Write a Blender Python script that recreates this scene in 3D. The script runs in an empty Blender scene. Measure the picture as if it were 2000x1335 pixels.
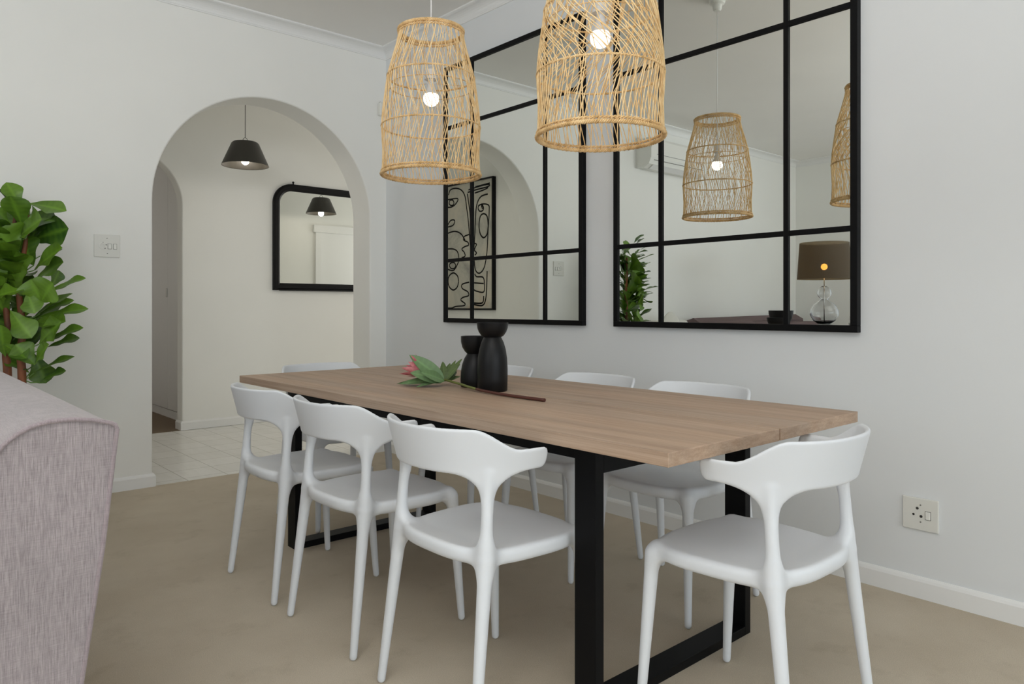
import bpy, bmesh, math, random
import numpy as np
from mathutils import Vector, Matrix
PI = math.pi
S = bpy.context.scene
C = S.collection
random.seed(7)

# ------------------------------------------------------------------ camera
YAW = math.radians(41.67)
CAMZ = 1.07
cd = bpy.data.cameras.new('camera')
cam = bpy.data.objects.new('camera', cd); C.objects.link(cam)
cam.location = (0, 0, CAMZ)
cam.rotation_euler = (PI / 2, 0, -YAW)
cd.sensor_fit = 'HORIZONTAL'; cd.sensor_width = 36.0
cd.lens = 1422.7 / 2000 * 36.0
cd.shift_y = -(667.5 - 600.2) / 2000
cd.clip_start = 0.05
S.camera = cam
S.view_settings.view_transform = 'Standard'
S.view_settings.look = 'None'
S.view_settings.gamma = 1.0
S.view_settings.use_curve_mapping = False
S.view_settings.exposure = -0.21
S.cycles.use_denoising = True
S.cycles.max_bounces = 10
S.cycles.diffuse_bounces = 8
S.cycles.sample_clamp_indirect = 4.0

# room dimensions (metres); camera stands at the origin
XW, YW, XL, YF0 = 2.915, 4.69, -3.40, -5.00     # right, back, left, front wall faces
CEIL = 2.985
HY0, HY1 = 4.94, 6.66                            # hall behind the arch
HX0, HX1 = 1.10, 5.60
XM = 2.893                                       # plane of the mirror glass

# ------------------------------------------------------------------ world and lights
w = bpy.data.worlds.new('sky_light'); S.world = w; w.use_nodes = True
bg = w.node_tree.nodes['Background']
bg.inputs[0].default_value = (0.80, 0.90, 1.0, 1); bg.inputs[1].default_value = 1.0

def area(name, loc, target, sx, sy, power, col, spread=180):
    l = bpy.data.lights.new(name, 'AREA'); l.shape = 'RECTANGLE'; l.size = sx; l.size_y = sy
    l.energy = power; l.color = col; l.spread = math.radians(spread)
    o = bpy.data.objects.new(name, l); C.objects.link(o); o.location = loc
    d = Vector(target) - Vector(loc)
    o.rotation_euler = d.to_track_quat('-Z', 'Z').to_euler()
    return o
# daylight at the glazed opening behind the camera and at the left window, then three added fill lights
area('window_daylight', (-0.2, YF0 + 0.02, 1.30), (-0.2, 0, 1.30), 5.7, 2.4, 92, (0.86, 0.94, 1.0))
area('side_window_daylight', (XL + 0.02, 1.1, 1.40), (0, 1.1, 1.40), 4.4, 1.9, 27, (0.93, 0.97, 1.0))
area('ceiling_bounce_fill', (-0.9, -0.3, 1.95), (-0.7, 0.1, 3.0), 1.2, 1.2, 96, (0.975, 0.985, 1.0), 160)  # added fill aimed at the ceiling, brightens table, seats and carpet
area('hall_fill', (HX1 - 0.02, 5.8, 1.7), (1.0, 5.8, 1.7), 1.3, 1.7, 16, (1.0, 0.975, 0.94))  # added fill at the hall's closed right end
area('back_room_fill', (0.2, 8.9, 1.7), (3.0, 7.8, 1.3), 1.2, 1.2, 6.5, (1.0, 0.93, 0.85))  # added fill to lift the room beyond the small arch, no window there

# ------------------------------------------------------------------ materials
def mat(name, col, rough=0.6, spec=0.5, metal=0.0, **kw):
    m = bpy.data.materials.new(name); m.use_nodes = True
    b = m.node_tree.nodes['Principled BSDF']
    b.inputs['Base Color'].default_value = (*col, 1); b.inputs['Roughness'].default_value = rough
    b.inputs['Specular IOR Level'].default_value = spec; b.inputs['Metallic'].default_value = metal
    for k, v in kw.items(): b.inputs[k.replace('_', ' ')].default_value = v
    return m
def nt(m): return m.node_tree.nodes, m.node_tree.links, m.node_tree.nodes['Principled BSDF']
def noise(m, scale, detail=4, rough=0.5, mscale=(1, 1, 1), coord='Object', dist=0.0):
    n, l, b = nt(m)
    tc = n.new('ShaderNodeTexCoord'); mp = n.new('ShaderNodeMapping'); mp.inputs['Scale'].default_value = mscale
    t = n.new('ShaderNodeTexNoise'); t.inputs['Scale'].default_value = scale
    t.inputs['Detail'].default_value = detail; t.inputs['Roughness'].default_value = rough; t.inputs['Distortion'].default_value = dist
    l.new(tc.outputs[coord], mp.inputs[0]); l.new(mp.outputs[0], t.inputs['Vector'])
    return t
def ramp(m, src, stops):
    n, l, b = nt(m); r = n.new('ShaderNodeValToRGB'); e = r.color_ramp.elements
    while len(e) < len(stops): e.new(0.5)
    for el, (p, c) in zip(e, stops): el.position = p; el.color = (*c, 1)
    l.new(src, r.inputs[0]); return r
def mix(m, a, bb, fac, mode='MIX'):
    n, l, _ = nt(m); x = n.new('ShaderNodeMix'); x.data_type = 'RGBA'; x.blend_type = mode
    for i, v in ((6, a), (7, bb), (0, fac)):
        if hasattr(v, 'links') or hasattr(v, 'is_linked'): l.new(v, x.inputs[i])
        elif i == 0: x.inputs[0].default_value = v
        else: x.inputs[i].default_value = (*v, 1)
    return x.outputs[2]
def bump(m, src, strength, dist=0.002):
    n, l, b = nt(m); u = n.new('ShaderNodeBump'); u.inputs['Strength'].default_value = strength; u.inputs['Distance'].default_value = dist
    l.new(src, u.inputs['Height']); l.new(u.outputs[0], b.inputs['Normal'])
def setcol(m, out): n, l, b = nt(m); l.new(out, b.inputs['Base Color'])

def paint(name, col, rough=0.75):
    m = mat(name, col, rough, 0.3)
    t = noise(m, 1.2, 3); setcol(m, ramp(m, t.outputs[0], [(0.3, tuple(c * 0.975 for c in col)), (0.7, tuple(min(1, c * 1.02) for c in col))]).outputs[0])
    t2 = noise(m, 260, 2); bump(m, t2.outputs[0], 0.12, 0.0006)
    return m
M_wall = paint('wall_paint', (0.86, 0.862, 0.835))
M_wall_r = paint('wall_paint_shaded_side', (0.75, 0.77, 0.785))  # same white paint, darkened and cooled to put this wall's shade into the colour
M_ceil = paint('ceiling_paint', (0.86, 0.85, 0.825))
M_trim = mat('trim_gloss_paint', (0.83, 0.835, 0.83), 0.35, 0.5)
M_white = mat('white_plastic', (0.80, 0.80, 0.76), 0.35, 0.5)
M_switch = mat('switch_plastic', (0.74, 0.74, 0.70), 0.4)
M_dark = mat('dark_hole', (0.03, 0.028, 0.025), 0.8)
M_black = mat('black_powder_coat', (0.0035, 0.0035, 0.004), 0.5, 0.14)
M_blackwood = mat('black_lacquered_wood', (0.004, 0.004, 0.0045), 0.42, 0.2)
M_mirror = mat('mirror_glass', (0.80, 0.82, 0.79), 0.0, 0.5, 1.0)
M_chair = mat('white_polypropylene', (0.76, 0.79, 0.83), 0.42, 0.4)
_t = noise(M_chair, 900, 2); bump(M_chair, _t.outputs[0], 0.1, 0.0003)
M_vase = mat('matt_black_ceramic', (0.005, 0.005, 0.0055), 0.40, 0.28)
M_shade = mat('dark_metal_shade', (0.035, 0.032, 0.026), 0.38, 0.5)
M_brass = mat('brushed_handle_metal', (0.62, 0.60, 0.56), 0.25, 0.5, 1.0)
M_cord_w = mat('white_cord', (0.8, 0.8, 0.8), 0.5)
M_cord_g = mat('grey_cord', (0.16, 0.16, 0.15), 0.5)
M_sock = mat('bulb_socket_plastic', (0.72, 0.73, 0.74), 0.25)
def emis(name, col, s):
    m = mat(name, (1, 1, 1), 0.4); b = nt(m)[2]
    b.inputs['Emission Color'].default_value = (*col, 1); b.inputs['Emission Strength'].default_value = s; return m
M_bulb = emis('lit_bulb', (1.0, 0.93, 0.80), 4.5)
M_bulb2 = emis('lit_hall_bulb', (1.0, 0.84, 0.55), 6.0)
M_bulb3 = emis('lit_amber_bulb', (1.0, 0.52, 0.12), 9.0)

# carpet
M_carpet = mat('beige_carpet', (0.3, 0.26, 0.21), 0.95, 0.1)
_b = noise(M_carpet, 1.6, 5, 0.6); _f = noise(M_carpet, 420, 3, 0.7); _s = noise(M_carpet, 5.5, 6, 0.65)
_c1 = ramp(M_carpet, _b.outputs[0], [(0.35, (0.53, 0.46, 0.36)), (0.65, (0.61, 0.54, 0.435))]).outputs[0]
_c2 = ramp(M_carpet, _f.outputs[0], [(0.3, (0.80, 0.80, 0.80)), (0.7, (1.16, 1.16, 1.16))]).outputs[0]
_c3 = ramp(M_carpet, _s.outputs[0], [(0.26, (0.86, 0.85, 0.83)), (0.44, (1, 1, 1))]).outputs[0]
setcol(M_carpet, mix(M_carpet, mix(M_carpet, _c1, _c2, 1.0, 'MULTIPLY'), _c3, 1.0, 'MULTIPLY'))
bump(M_carpet, _f.outputs[0], 0.6, 0.003)
# rear room carpet, browner
M_carpet2 = mat('brown_carpet', (0.22, 0.17, 0.125), 0.95, 0.1)
# hall tiles: 240 mm white ceramic with grey joints
M_tile = mat('white_floor_tile', (0.76, 0.75, 0.71), 0.25, 0.5)
n, l, b = nt(M_tile)
tc = n.new('ShaderNodeTexCoord'); mp = n.new('ShaderNodeMapping'); mp.inputs['Location'].default_value = (-1.502, -0.1, 0)
br = n.new('ShaderNodeTexBrick'); br.offset = 0; br.inputs['Scale'].default_value = 1.0
br.inputs['Brick Width'].default_value = 0.2465; br.inputs['Row Height'].default_value = 0.2465; br.inputs['Mortar Size'].default_value = 0.003
br.inputs['Mortar Smooth'].default_value = 0.1
br.inputs['Color1'].default_value = (0.80, 0.79, 0.755, 1); br.inputs['Color2'].default_value = (0.76, 0.75, 0.715, 1); br.inputs['Mortar'].default_value = (0.50, 0.48, 0.44, 1)
l.new(tc.outputs['Object'], mp.inputs[0]); l.new(mp.outputs[0], br.inputs['Vector'])
_v = noise(M_tile, 3.0, 4, 0.6, (6, 1, 1), dist=0.6)
setcol(M_tile, mix(M_tile, br.outputs['Color'], ramp(M_tile, _v.outputs[0], [(0.3, (0.93, 0.93, 0.92)), (0.6, (1, 1, 1))]).outputs[0], 1.0, 'MULTIPLY'))

def wood(name, c1, c2, c3, ax=(24, 1.2, 85)):
    m = mat(name, c2, 0.5, 0.35)
    t = noise(m, 1.0, 6, 0.62, ax, dist=0.35); t2 = noise(m, 3.2, 8, 0.7, (ax[0] * 2.2, ax[1] * 1.4, ax[2] * 2.2)); t3 = noise(m, 1.0, 2, 0.5, (9, 0.5, 9))
    a = ramp(m, t.outputs[0], [(0.30, c1), (0.5, c2), (0.72, c3)]).outputs[0]
    bb = ramp(m, t2.outputs[0], [(0.35, (0.84, 0.82, 0.80)), (0.55, (1, 1, 1))]).outputs[0]
    cc = ramp(m, t3.outputs[0], [(0.35, (0.93, 0.95, 0.97)), (0.65, (1.06, 1.02, 0.98))]).outputs[0]
    setcol(m, mix(m, mix(m, a, bb, 1.0, 'MULTIPLY'), cc, 1.0, 'MULTIPLY'))
    bump(m, t2.outputs[0], 0.12, 0.0008)
    return m
M_oak = wood('limed_oak', (0.37, 0.260, 0.185), (0.45, 0.330, 0.243), (0.53, 0.40, 0.305))
M_trunk = mat('reddish_brown_bark', (0.17, 0.055, 0.022), 0.6)
_t = noise(M_trunk, 9, 4, 0.6, (2, 2, 0.5)); setcol(M_trunk, ramp(M_trunk, _t.outputs[0], [(0.35, (0.09, 0.03, 0.014)), (0.65, (0.26, 0.085, 0.03))]).outputs[0])

def leafmat(name, dark, light, back=(0.12, 0.19, 0.07)):
    m = mat(name, dark, 0.38, 0.45)
    n, l, b = nt(m)
    at = n.new('ShaderNodeVertexColor'); at.layer_name = 'vein'
    t = noise(m, 5, 3)
    a = ramp(m, t.outputs[0], [(0.35, dark), (0.65, light)]).outputs[0]
    sp = n.new('ShaderNodeSeparateColor'); l.new(at.outputs[0], sp.inputs[0])
    tint = mix(m, a, light, sp.outputs[1])
    setcol(m, mix(m, tint, tuple(min(1, c * 2.2) for c in light), sp.outputs[0]))
    return m
M_leaf = leafmat('fig_leaf', (0.026, 0.080, 0.010), (0.115, 0.225, 0.018))
M_pleaf = leafmat('protea_leaf', (0.075, 0.155, 0.055), (0.15, 0.255, 0.11))
M_pleaf2 = leafmat('protea_dark_leaf', (0.035, 0.07, 0.02), (0.09, 0.14, 0.04))
M_petal = mat('pink_petal', (0.62, 0.16, 0.18), 0.6)
_t = noise(M_petal, 30, 3); setcol(M_petal, ramp(M_petal, _t.outputs[0], [(0.35, (0.42, 0.09, 0.11)), (0.65, (0.72, 0.27, 0.28))]).outputs[0])
M_stem = mat('brown_flower_stem', (0.085, 0.022, 0.014), 0.55)
M_stemg = mat('green_flower_stem', (0.13, 0.15, 0.035), 0.55)

def rattan(name, a, bb, cc):
    m = mat(name, a, 0.5, 0.35)
    t = noise(m, 26, 3, 0.6); setcol(m, ramp(m, t.outputs[0], [(0.30, a), (0.5, bb), (0.75, cc)]).outputs[0]); return m
M_rattan = rattan('natural_rattan', (0.70, 0.45, 0.20), (0.88, 0.64, 0.33), (0.95, 0.76, 0.47))
M_rattan2 = rattan('braided_rattan', (0.56, 0.35, 0.14), (0.78, 0.53, 0.26), (0.90, 0.68, 0.38))

# sofa fabric: mauve-grey, slubbed vertical weave
def fabric(name, c1, c2):
    m = mat(name, c1, 0.85, 0.2, Sheen_Weight=0.35)
    a = noise(m, 1.0, 4, 0.65, (620, 620, 34)); d = noise(m, 1.0, 4, 0.6, (26, 26, 700)); g = noise(m, 5, 4)
    n, l, b = nt(m)
    s = mix(m, a.outputs[0], d.outputs[0], 0.30)
    col = ramp(m, s, [(0.36, c1), (0.62, c2)]).outputs[0]
    gg = ramp(m, g.outputs[0], [(0.3, (0.93, 0.93, 0.93)), (0.7, (1.05, 1.05, 1.05))]).outputs[0]
    setcol(m, mix(m, col, gg, 1.0, 'MULTIPLY')); bump(m, s, 0.35, 0.0012); return m
M_sofa = fabric('mauve_grey_fabric', (0.225, 0.195, 0.205), (0.40, 0.355, 0.365))
M_sofa_p = fabric('piping_fabric', (0.24, 0.195, 0.21), (0.36, 0.305, 0.32))
M_sofa2 = mat('plum_fabric', (0.17, 0.125, 0.125), 0.9, 0.2)
M_linen = mat('white_linen', (0.74, 0.73, 0.68), 0.9, 0.2)

# ------------------------------------------------------------------ mesh helpers
def tagk(o, kind): o['kind'] = kind; return o
def tag(o, label, cat, group=None, kind=None):
    o['label'] = label; o['category'] = cat
    if group: o['group'] = group
    if kind: o['kind'] = kind
    return o
def link(name, me, m=None, parent=None, smooth=False, autos=None):
    o = bpy.data.objects.new(name, me); C.objects.link(o)
    if m is not None:
        for mm in (m if isinstance(m, (list, tuple)) else [m]): me.materials.append(mm)
    if parent is not None: o.parent = parent
    if smooth:
        for p in me.polygons: p.use_smooth = True
        if autos is not None: me.set_sharp_from_angle(angle=math.radians(autos))
    return o
def obj(name, bm, m=None, parent=None, smooth=False, autos=None, recalc=True):
    if recalc: bmesh.ops.recalc_face_normals(bm, faces=bm.faces)
    me = bpy.data.meshes.new(name); bm.to_mesh(me); bm.free()
    return link(name, me, m, parent, smooth, autos)
def empty(name, loc=(0, 0, 0), rz=0.0):
    o = bpy.data.objects.new(name, None); C.objects.link(o); o.location = loc; o.rotation_euler = (0, 0, rz); o.empty_display_size = 0.1
    return o
def bx(bm, lo, hi, bev=0.0, seg=2, mi=0):
    v = [bm.verts.new((x, y, z)) for x in (lo[0], hi[0]) for y in (lo[1], hi[1]) for z in (lo[2], hi[2])]
    fs = [bm.faces.new([v[i] for i in q]) for q in ((0, 1, 3, 2), (4, 6, 7, 5), (0, 4, 5, 1), (2, 3, 7, 6), (0, 2, 6, 4), (1, 5, 7, 3))]
    for f in fs: f.material_index = mi
    if bev > 0:
        es = {e for f in fs for e in f.edges}
        bmesh.ops.bevel(bm, geom=list(es), offset=bev, segments=seg, affect='EDGES', profile=0.5)
def box(name, lo, hi, m, parent=None, bev=0.0, seg=2):
    bm = bmesh.new(); bx(bm, lo, hi, bev, seg); return obj(name, bm, m, parent)
def lathe(bm, prof, seg=48, c=(0, 0, 0), cap=True):
    rings = []
    for r, z in prof:
        if r < 1e-6: rings.append([bm.verts.new((c[0], c[1], c[2] + z))])
        else: rings.append([bm.verts.new((c[0] + r * math.cos(2 * PI * k / seg), c[1] + r * math.sin(2 * PI * k / seg), c[2] + z)) for k in range(seg)])
    for a, bb in zip(rings, rings[1:]):
        for k in range(seg):
            k2 = (k + 1) % seg
            q = [a[k % len(a)], a[k2 % len(a)], bb[k2 % len(bb)], bb[k % len(bb)]]
            u = []
            for v in q:
                if v not in u: u.append(v)
            if len(u) > 2: bm.faces.new(u)
def tube(bm, pts, r, seg=6, closed=False, cap=True, mi=0, flat=None):
    """sweep a circle of radius r (number or list) along pts with parallel transport"""
    P = [Vector(p) for p in pts]; n = len(P)
    rr = r if isinstance(r, (list, tuple)) else [r] * n
    T = []
    for i in range(n):
        if closed: t = P[(i + 1) % n] - P[i - 1]
        else: t = P[min(i + 1, n - 1)] - P[max(i - 1, 0)]
        T.append(t.normalized())
    up = Vector((0, 0, 1)) if abs(T[0].z) < 0.9 else Vector((1, 0, 0))
    u = T[0].cross(up).normalized(); rings = []
    for i in range(n):
        u = (u - T[i] * u.dot(T[i])).normalized(); v = T[i].cross(u)
        rings.append([bm.verts.new(P[i] + (u * math.cos(2 * PI * k / seg) + v * math.sin(2 * PI * k / seg)) * rr[i]) for k in range(seg)])
    m = n if closed else n - 1
    for i in range(m):
        a, bb = rings[i], rings[(i + 1) % n]
        for k in range(seg):
            f = bm.faces.new((a[k], a[(k + 1) % seg], bb[(k + 1) % seg], bb[k])); f.material_index = mi; f.smooth = True
    if cap and not closed:
        for q in (rings[0], rings[-1]): f = bm.faces.new(q); f.material_index = mi
def prism(bm, pts, axis, a, bb):
    """extrude 2-D polygon; axis 'y': pts (x,z); 'x': pts (y,z); 'z': pts (x,y)"""
    def mk(p, t): return {'y': (p[0], t, p[1]), 'x': (t, p[0], p[1]), 'z': (p[0], p[1], t)}[axis]
    A = [bm.verts.new(mk(p, a)) for p in pts]; B = [bm.verts.new(mk(p, bb)) for p in pts]
    bm.faces.new(A); bm.faces.new(B[::-1])
    for i in range(len(pts)):
        j = (i + 1) % len(pts); bm.faces.new((A[i], A[j], B[j], B[i]))
def arc(cx, cz, r, a0, a1, n): return [(cx + r * math.cos(math.radians(a0 + (a1 - a0) * k / n)), cz + r * math.sin(math.radians(a0 + (a1 - a0) * k / n))) for k in range(n + 1)]
def struct(name, bm, m, parent=None, **k):
    o = obj(name, bm, m, parent, **k)
    if parent is None: o['kind'] = 'structure'
    return o

# ------------------------------------------------------------------ the room shell
T = 0.12
bm = bmesh.new(); prism(bm, [(XL - T, YF0 - T), (XW + T, YF0 - T), (XW + T, YW + 0.005), (XL - T, YW + 0.005)], 'z', -0.10, 0.0)
struct('floor', bm, M_carpet)
bm = bmesh.new(); bx(bm, (HX0 - T, YW + 0.005, -0.10), (HX1 + T, HY1, -0.002)); struct('floor_hall', bm, M_tile)
bm = bmesh.new(); bx(bm, (-0.6, HY1, -0.10), (2.6, 9.6, 0.0)); struct('floor_bedroom_passage', bm, M_carpet2)
bm = bmesh.new(); bx(bm, (XL - T, YF0 - T, CEIL), (XW + T, YW + 0.25, CEIL + 0.1)); struct('ceiling', bm, M_ceil)
bm = bmesh.new(); bx(bm, (HX0 - T, YW + 0.25, CEIL), (HX1 + T, HY1 + 0.14, CEIL + 0.1)); struct('ceiling_hall', bm, M_ceil)
bm = bmesh.new(); bx(bm, (-0.6, HY1 + 0.14, 2.6), (2.6, 9.6, 2.7)); struct('ceiling_bedroom_passage', bm, M_ceil)
# right wall with the mirrors
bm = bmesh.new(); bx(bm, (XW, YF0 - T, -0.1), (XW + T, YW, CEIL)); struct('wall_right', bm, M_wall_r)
# back wall with the big arch
ACX, AR, ASP = 2.035, 0.742, 1.715
def archwall(x0, x1, cx, r, sp, y0, y1, name, top=CEIL, bev=0.012, extra=None):
    pts = [(x0, -0.1), (cx - r, -0.1), (cx - r, sp)] + arc(cx, sp, r, 180, 0, 56)[1:] + [(cx + r, -0.1), (x1, -0.1), (x1, top), (x0, top)]
    bm = bmesh.new(); prism(bm, pts, 'y', y0, y1)
    o = struct(name, bm, M_wall)
    if bev:
        md = o.modifiers.new('plaster_edge', 'BEVEL'); md.width = bev; md.segments = 3; md.limit_method = 'ANGLE'; md.angle_limit = math.radians(50)
        for p in o.data.polygons: p.use_smooth = True
        o.data.set_sharp_from_angle(angle=math.radians(40)); md.harden_normals = True
    return o
archwall(XL - T, XW + T, ACX, AR, ASP, YW, YW + 0.25, 'wall_back')
bm = bmesh.new(); bx(bm, (XW + T, YW, -0.1), (HX1 + T, YW + 0.25, CEIL)); struct('wall_hall_front', bm, M_wall)
# left wall with a window opening, front wall with a glazed opening
def holed(name, axis, t0, t1, a0, a1, z1, ho, m=M_wall):
    bm = bmesh.new(); h0, h1, hz0, hz1 = ho
    for (p0, p1, q0, q1) in ((a0, h0, -0.1, z1), (h1, a1, -0.1, z1), (h0, h1, -0.1, hz0), (h0, h1, hz1, z1)):
        if axis == 'x': bx(bm, (t0, p0, q0), (t1, p1, q1))
        else: bx(bm, (p0, t0, q0), (p1, t1, q1))
    return struct(name, bm, m)
holed('wall_left', 'x', XL - T, XL, YF0, YW, CEIL, (-1.1, 3.3, 0.45, 2.35))
holed('wall_front', 'y', YF0 - T, YF0, XL - T, XW, CEIL, (-3.1, 2.7, 0.0, 2.5))
def window(name, axis, t0, t1, a0, a1, z0, z1, nv):
    bm = bmesh.new(); f = 0.06
    def b3(p0, p1, q0, q1):
        if axis == 'x': bx(bm, (t0, p0, q0), (t1, p1, q1))
        else: bx(bm, (p0, t0, q0), (p1, t1, q1))
    b3(a0, a1, z0, z0 + f); b3(a0, a1, z1 - f, z1); b3(a0, a0 + f, z0, z1); b3(a1 - f, a1, z0, z1)
    for k in range(1, nv): c = a0 + (a1 - a0) * k / nv; b3(c - f / 2, c + f / 2, z0, z1)
    return struct(name, bm, M_trim)
window('window_1', 'y', YF0 - 0.10, YF0 - 0.05, -3.1, 2.7, 0.0, 2.5, 4)
window('window_2', 'x', XL - 0.10, XL - 0.05, -1.1, 3.3, 0.45, 2.35, 4)

# hall
FCX, FR, FSP = 1.635, 0.44, 1.965
archwall(-0.8, HX1 + T, FCX, FR, FSP, HY1, HY1 + 0.14, 'wall_hall_back')
bm = bmesh.new(); bx(bm, (HX0 - T, HY0, -0.1), (HX0, HY1, CEIL)); struct('wall_hall_left', bm, M_wall)
bm = bmesh.new(); bx(bm, (HX1, HY0, -0.1), (HX1 + T, HY1, CEIL)); struct('wall_hall_right', bm, M_wall)
# room beyond the small arch
bm = bmesh.new(); bx(bm, (-0.6, 9.5, -0.1), (2.6, 9.6, 2.6)); bx(bm, (-0.7, HY1 + 0.14, -0.1), (-0.6, 9.6, 2.6)); bx(bm, (-0.6, HY1 + 0.14 , 2.599), (-0.5, HY1 + 0.2, 2.6))
struct('wall_bedroom_passage', bm, M_wall)

# skirting boards
def skirt(name, pts, h=0.078, t=0.014, closed=False):
    """pts: list of (x,y) along the wall face; profile offset to the left-hand side of travel"""
    prof = [(0, 0), (t, 0), (t, h - 0.016), (t * 0.72, h - 0.007), (t * 0.3, h), (0, h)]
    P = [Vector((p[0], p[1])) for p in pts]; bm = bmesh.new(); rings = []
    for i, p in enumerate(P):
        d1 = (P[i] - P[i - 1]).normalized() if i else (P[1] - P[0]).normalized()
        d2 = (P[i + 1] - P[i]).normalized() if i < len(P) - 1 else d1
        n1 = Vector((-d1.y, d1.x)); n2 = Vector((-d2.y, d2.x)); nn = (n1 + n2)
        nn = nn.normalized() / max(0.3, nn.normalized().dot(n1))
        rings.append([bm.verts.new((p.x + nn.x * a, p.y + nn.y * a, z)) for a, z in prof])
    k = len(prof)
    for a, bb in zip(rings, rings[1:]):
        for i in range(k): bm.faces.new((a[i], a[(i + 1) % k], bb[(i + 1) % k], bb[i]))
    bm.faces.new(rings[0]); bm.faces.new(rings[-1][::-1])
    return struct(name, bm, M_trim)
J0, J1 = ACX - AR, ACX + AR
skirt('baseboard_back', [(J0, HY0), (J0, YW), (XL, YW)][::-1] and [(XL, YW), (J0, YW), (J0, HY0)][::-1])
skirt('baseboard_back_right', [(XW, YW), (J1, YW), (J1, HY0)])
skirt('baseboard_right', [(XW, YF0), (XW, YW)])
skirt('baseboard_left', [(XL, YW), (XL, YF0)])
skirt('baseboard_hall_back', [(HX1, HY1), (FCX + FR, HY1), (FCX + FR, HY1 + 0.14)])
# cornices (cove)
def cornice(name, pts):
    h, pr = 0.072, 0.078
    prof = [(0, 0), (0, -h), (0.007, -h), (0.007, -h + 0.006)] + [(0.010 + (pr - 0.022) * (1 - math.cos(math.radians(a))), -h + 0.010 + (h - 0.024) * math.sin(math.radians(a))) for a in range(0, 91, 15)] + [(pr - 0.006, -0.012), (pr, -0.009), (pr, 0)]
    P = [Vector((p[0], p[1])) for p in pts]; bm = bmesh.new(); rings = []
    for i, p in enumerate(P):
        d1 = (P[i] - P[i - 1]).normalized() if i else (P[1] - P[0]).normalized()
        d2 = (P[i + 1] - P[i]).normalized() if i < len(P) - 1 else d1
        n1 = Vector((-d1.y, d1.x)); n2 = Vector((-d2.y, d2.x)); nn = (n1 + n2).normalized(); nn = nn / nn.dot(n1)
        rings.append([bm.verts.new((p.x + nn.x * a, p.y + nn.y * a, CEIL + z)) for a, z in prof])
    k = len(prof)
    for a, bb in zip(rings, rings[1:]):
        for i in range(k): bm.faces.new((a[i], a[(i + 1) % k], bb[(i + 1) % k], bb[i]))
    bm.faces.new(rings[0]); bm.faces.new(rings[-1][::-1])
    return struct(name, bm, M_trim)
cornice('trim_1', [(XW, YF0), (XW, YW), (XL, YW), (XL, YF0)])

# door in the hall (seen in the hall mirror)
bm = bmesh.new()
for lo, hi in (((4.17, HY0, 0), (4.25, HY0 + 0.03, 2.00)), ((5.07, HY0, 0), (5.15, HY0 + 0.03, 2.00)), ((4.14, HY0, 2.00), (5.18, HY0 + 0.045, 2.09))): bx(bm, lo, hi)
d1 = struct('door_1', bm, M_trim)
bm = bmesh.new(); bx(bm, (4.25, HY0 + 0.002, 0.005), (5.07, HY0 + 0.016, 2.0)); obj('door_panel', bm, M_trim, d1)
bm = bmesh.new(); tube(bm, [(4.33, HY0 + 0.016, 1.02), (4.33, HY0 + 0.05, 1.02), (4.43, HY0 + 0.05, 1.02)], 0.008, 8); obj('door_handle', bm, M_brass, d1)

# ------------------------------------------------------------------ built-in cupboard beyond the small arch
cup = empty('built_in_cupboard', (2.21, 6.86, 0))
tag(cup, 'tall white built-in cupboard with slim handle seen through the small arch at far left', 'cupboard')
box('carcass', (0.02, 0, 0.0), (0.38, 2.6, 2.59), M_trim, cup)
box('plinth', (0.01, 0, 0.0), (0.02, 2.6, 0.075), M_trim, cup)
for i, (a, bb) in enumerate(((0.01, 0.655), (0.661, 1.30), (1.306, 1.95), (1.956, 2.59))):
    bm = bmesh.new(); bx(bm, (0, a, 0.085), (0.02, bb, 2.55), 0.002, 1)
    dd = obj('door', bm, M_trim, cup)
    if i == 0:
        bm = bmesh.new(); tube(bm, [(0, 0.2, 1.60), (-0.022, 0.2, 1.605), (-0.030, 0.2, 1.66), (-0.022, 0.2, 1.715), (0, 0.2, 1.72)], [0.012, 0.008, 0.007, 0.008, 0.012], 10)
        h_ = obj('handle', bm, M_brass, dd); h_['label'] = 'brushed metal bow handle'
    if i == 1:
        bm = bmesh.new(); bx(bm, (-0.016, 0.668, 1.17), (0.0, 0.69, 1.26), 0.005, 2)
        obj('latch', bm, M_white, dd)

# ------------------------------------------------------------------ wall-hung mirrors on the right wall
def grid_mirror(y0, y1, label):
    z0, z1, fw, mw = 0.972, 2.662, 0.028, 0.022
    r = empty('windowpane_mirror', (XW, (y0 + y1) / 2, z0)); h = (y1 - y0) / 2; H = z1 - z0
    bm = bmesh.new()
    for lo, hi in (((-0.032, -h, 0), (0, h, fw)), ((-0.032, -h, H - fw), (0, h, H)), ((-0.032, -h, fw), (0, -h + fw, H - fw)), ((-0.032, h - fw, fw), (0, h, H - fw))): bx(bm, lo, hi, 0.0012, 1)
    obj('frame', bm, M_black, r)
    gx = XM - XW
    bm = bmesh.new(); bx(bm, (gx, -h + fw * .9, fw * .9), (-0.004, h - fw * .9, H - fw * .9))
    obj('mirror_glass', bm, M_mirror, r)
    for yy in (-h + 0.295, h - 0.295):
        box('glazing_bar', (-0.031, yy - mw / 2, fw), (gx - 0.0004, yy + mw / 2, H - fw), M_black, r, 0.001, 1)
    for zz in (1.380 - z0, 2.256 - z0):
        for a, bb in ((-h + fw, -h + 0.295 - mw / 2), (-h + 0.295 + mw / 2, h - 0.295 - mw / 2), (h - 0.295 + mw / 2, h - fw)):
            box('glazing_bar', (-0.031, a, zz - mw / 2), (gx - 0.0004, bb, zz + mw / 2), M_black, r, 0.001, 1)
    return tag(r, label, 'mirror', 'black-framed grid mirrors on the dining wall')
grid_mirror(1.222, 2.456, 'large black-framed windowpane mirror above the near end of the table, nearer the camera')
grid_mirror(2.672, 3.928, 'large black-framed windowpane mirror nearer the corner, behind the black vases')

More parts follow.
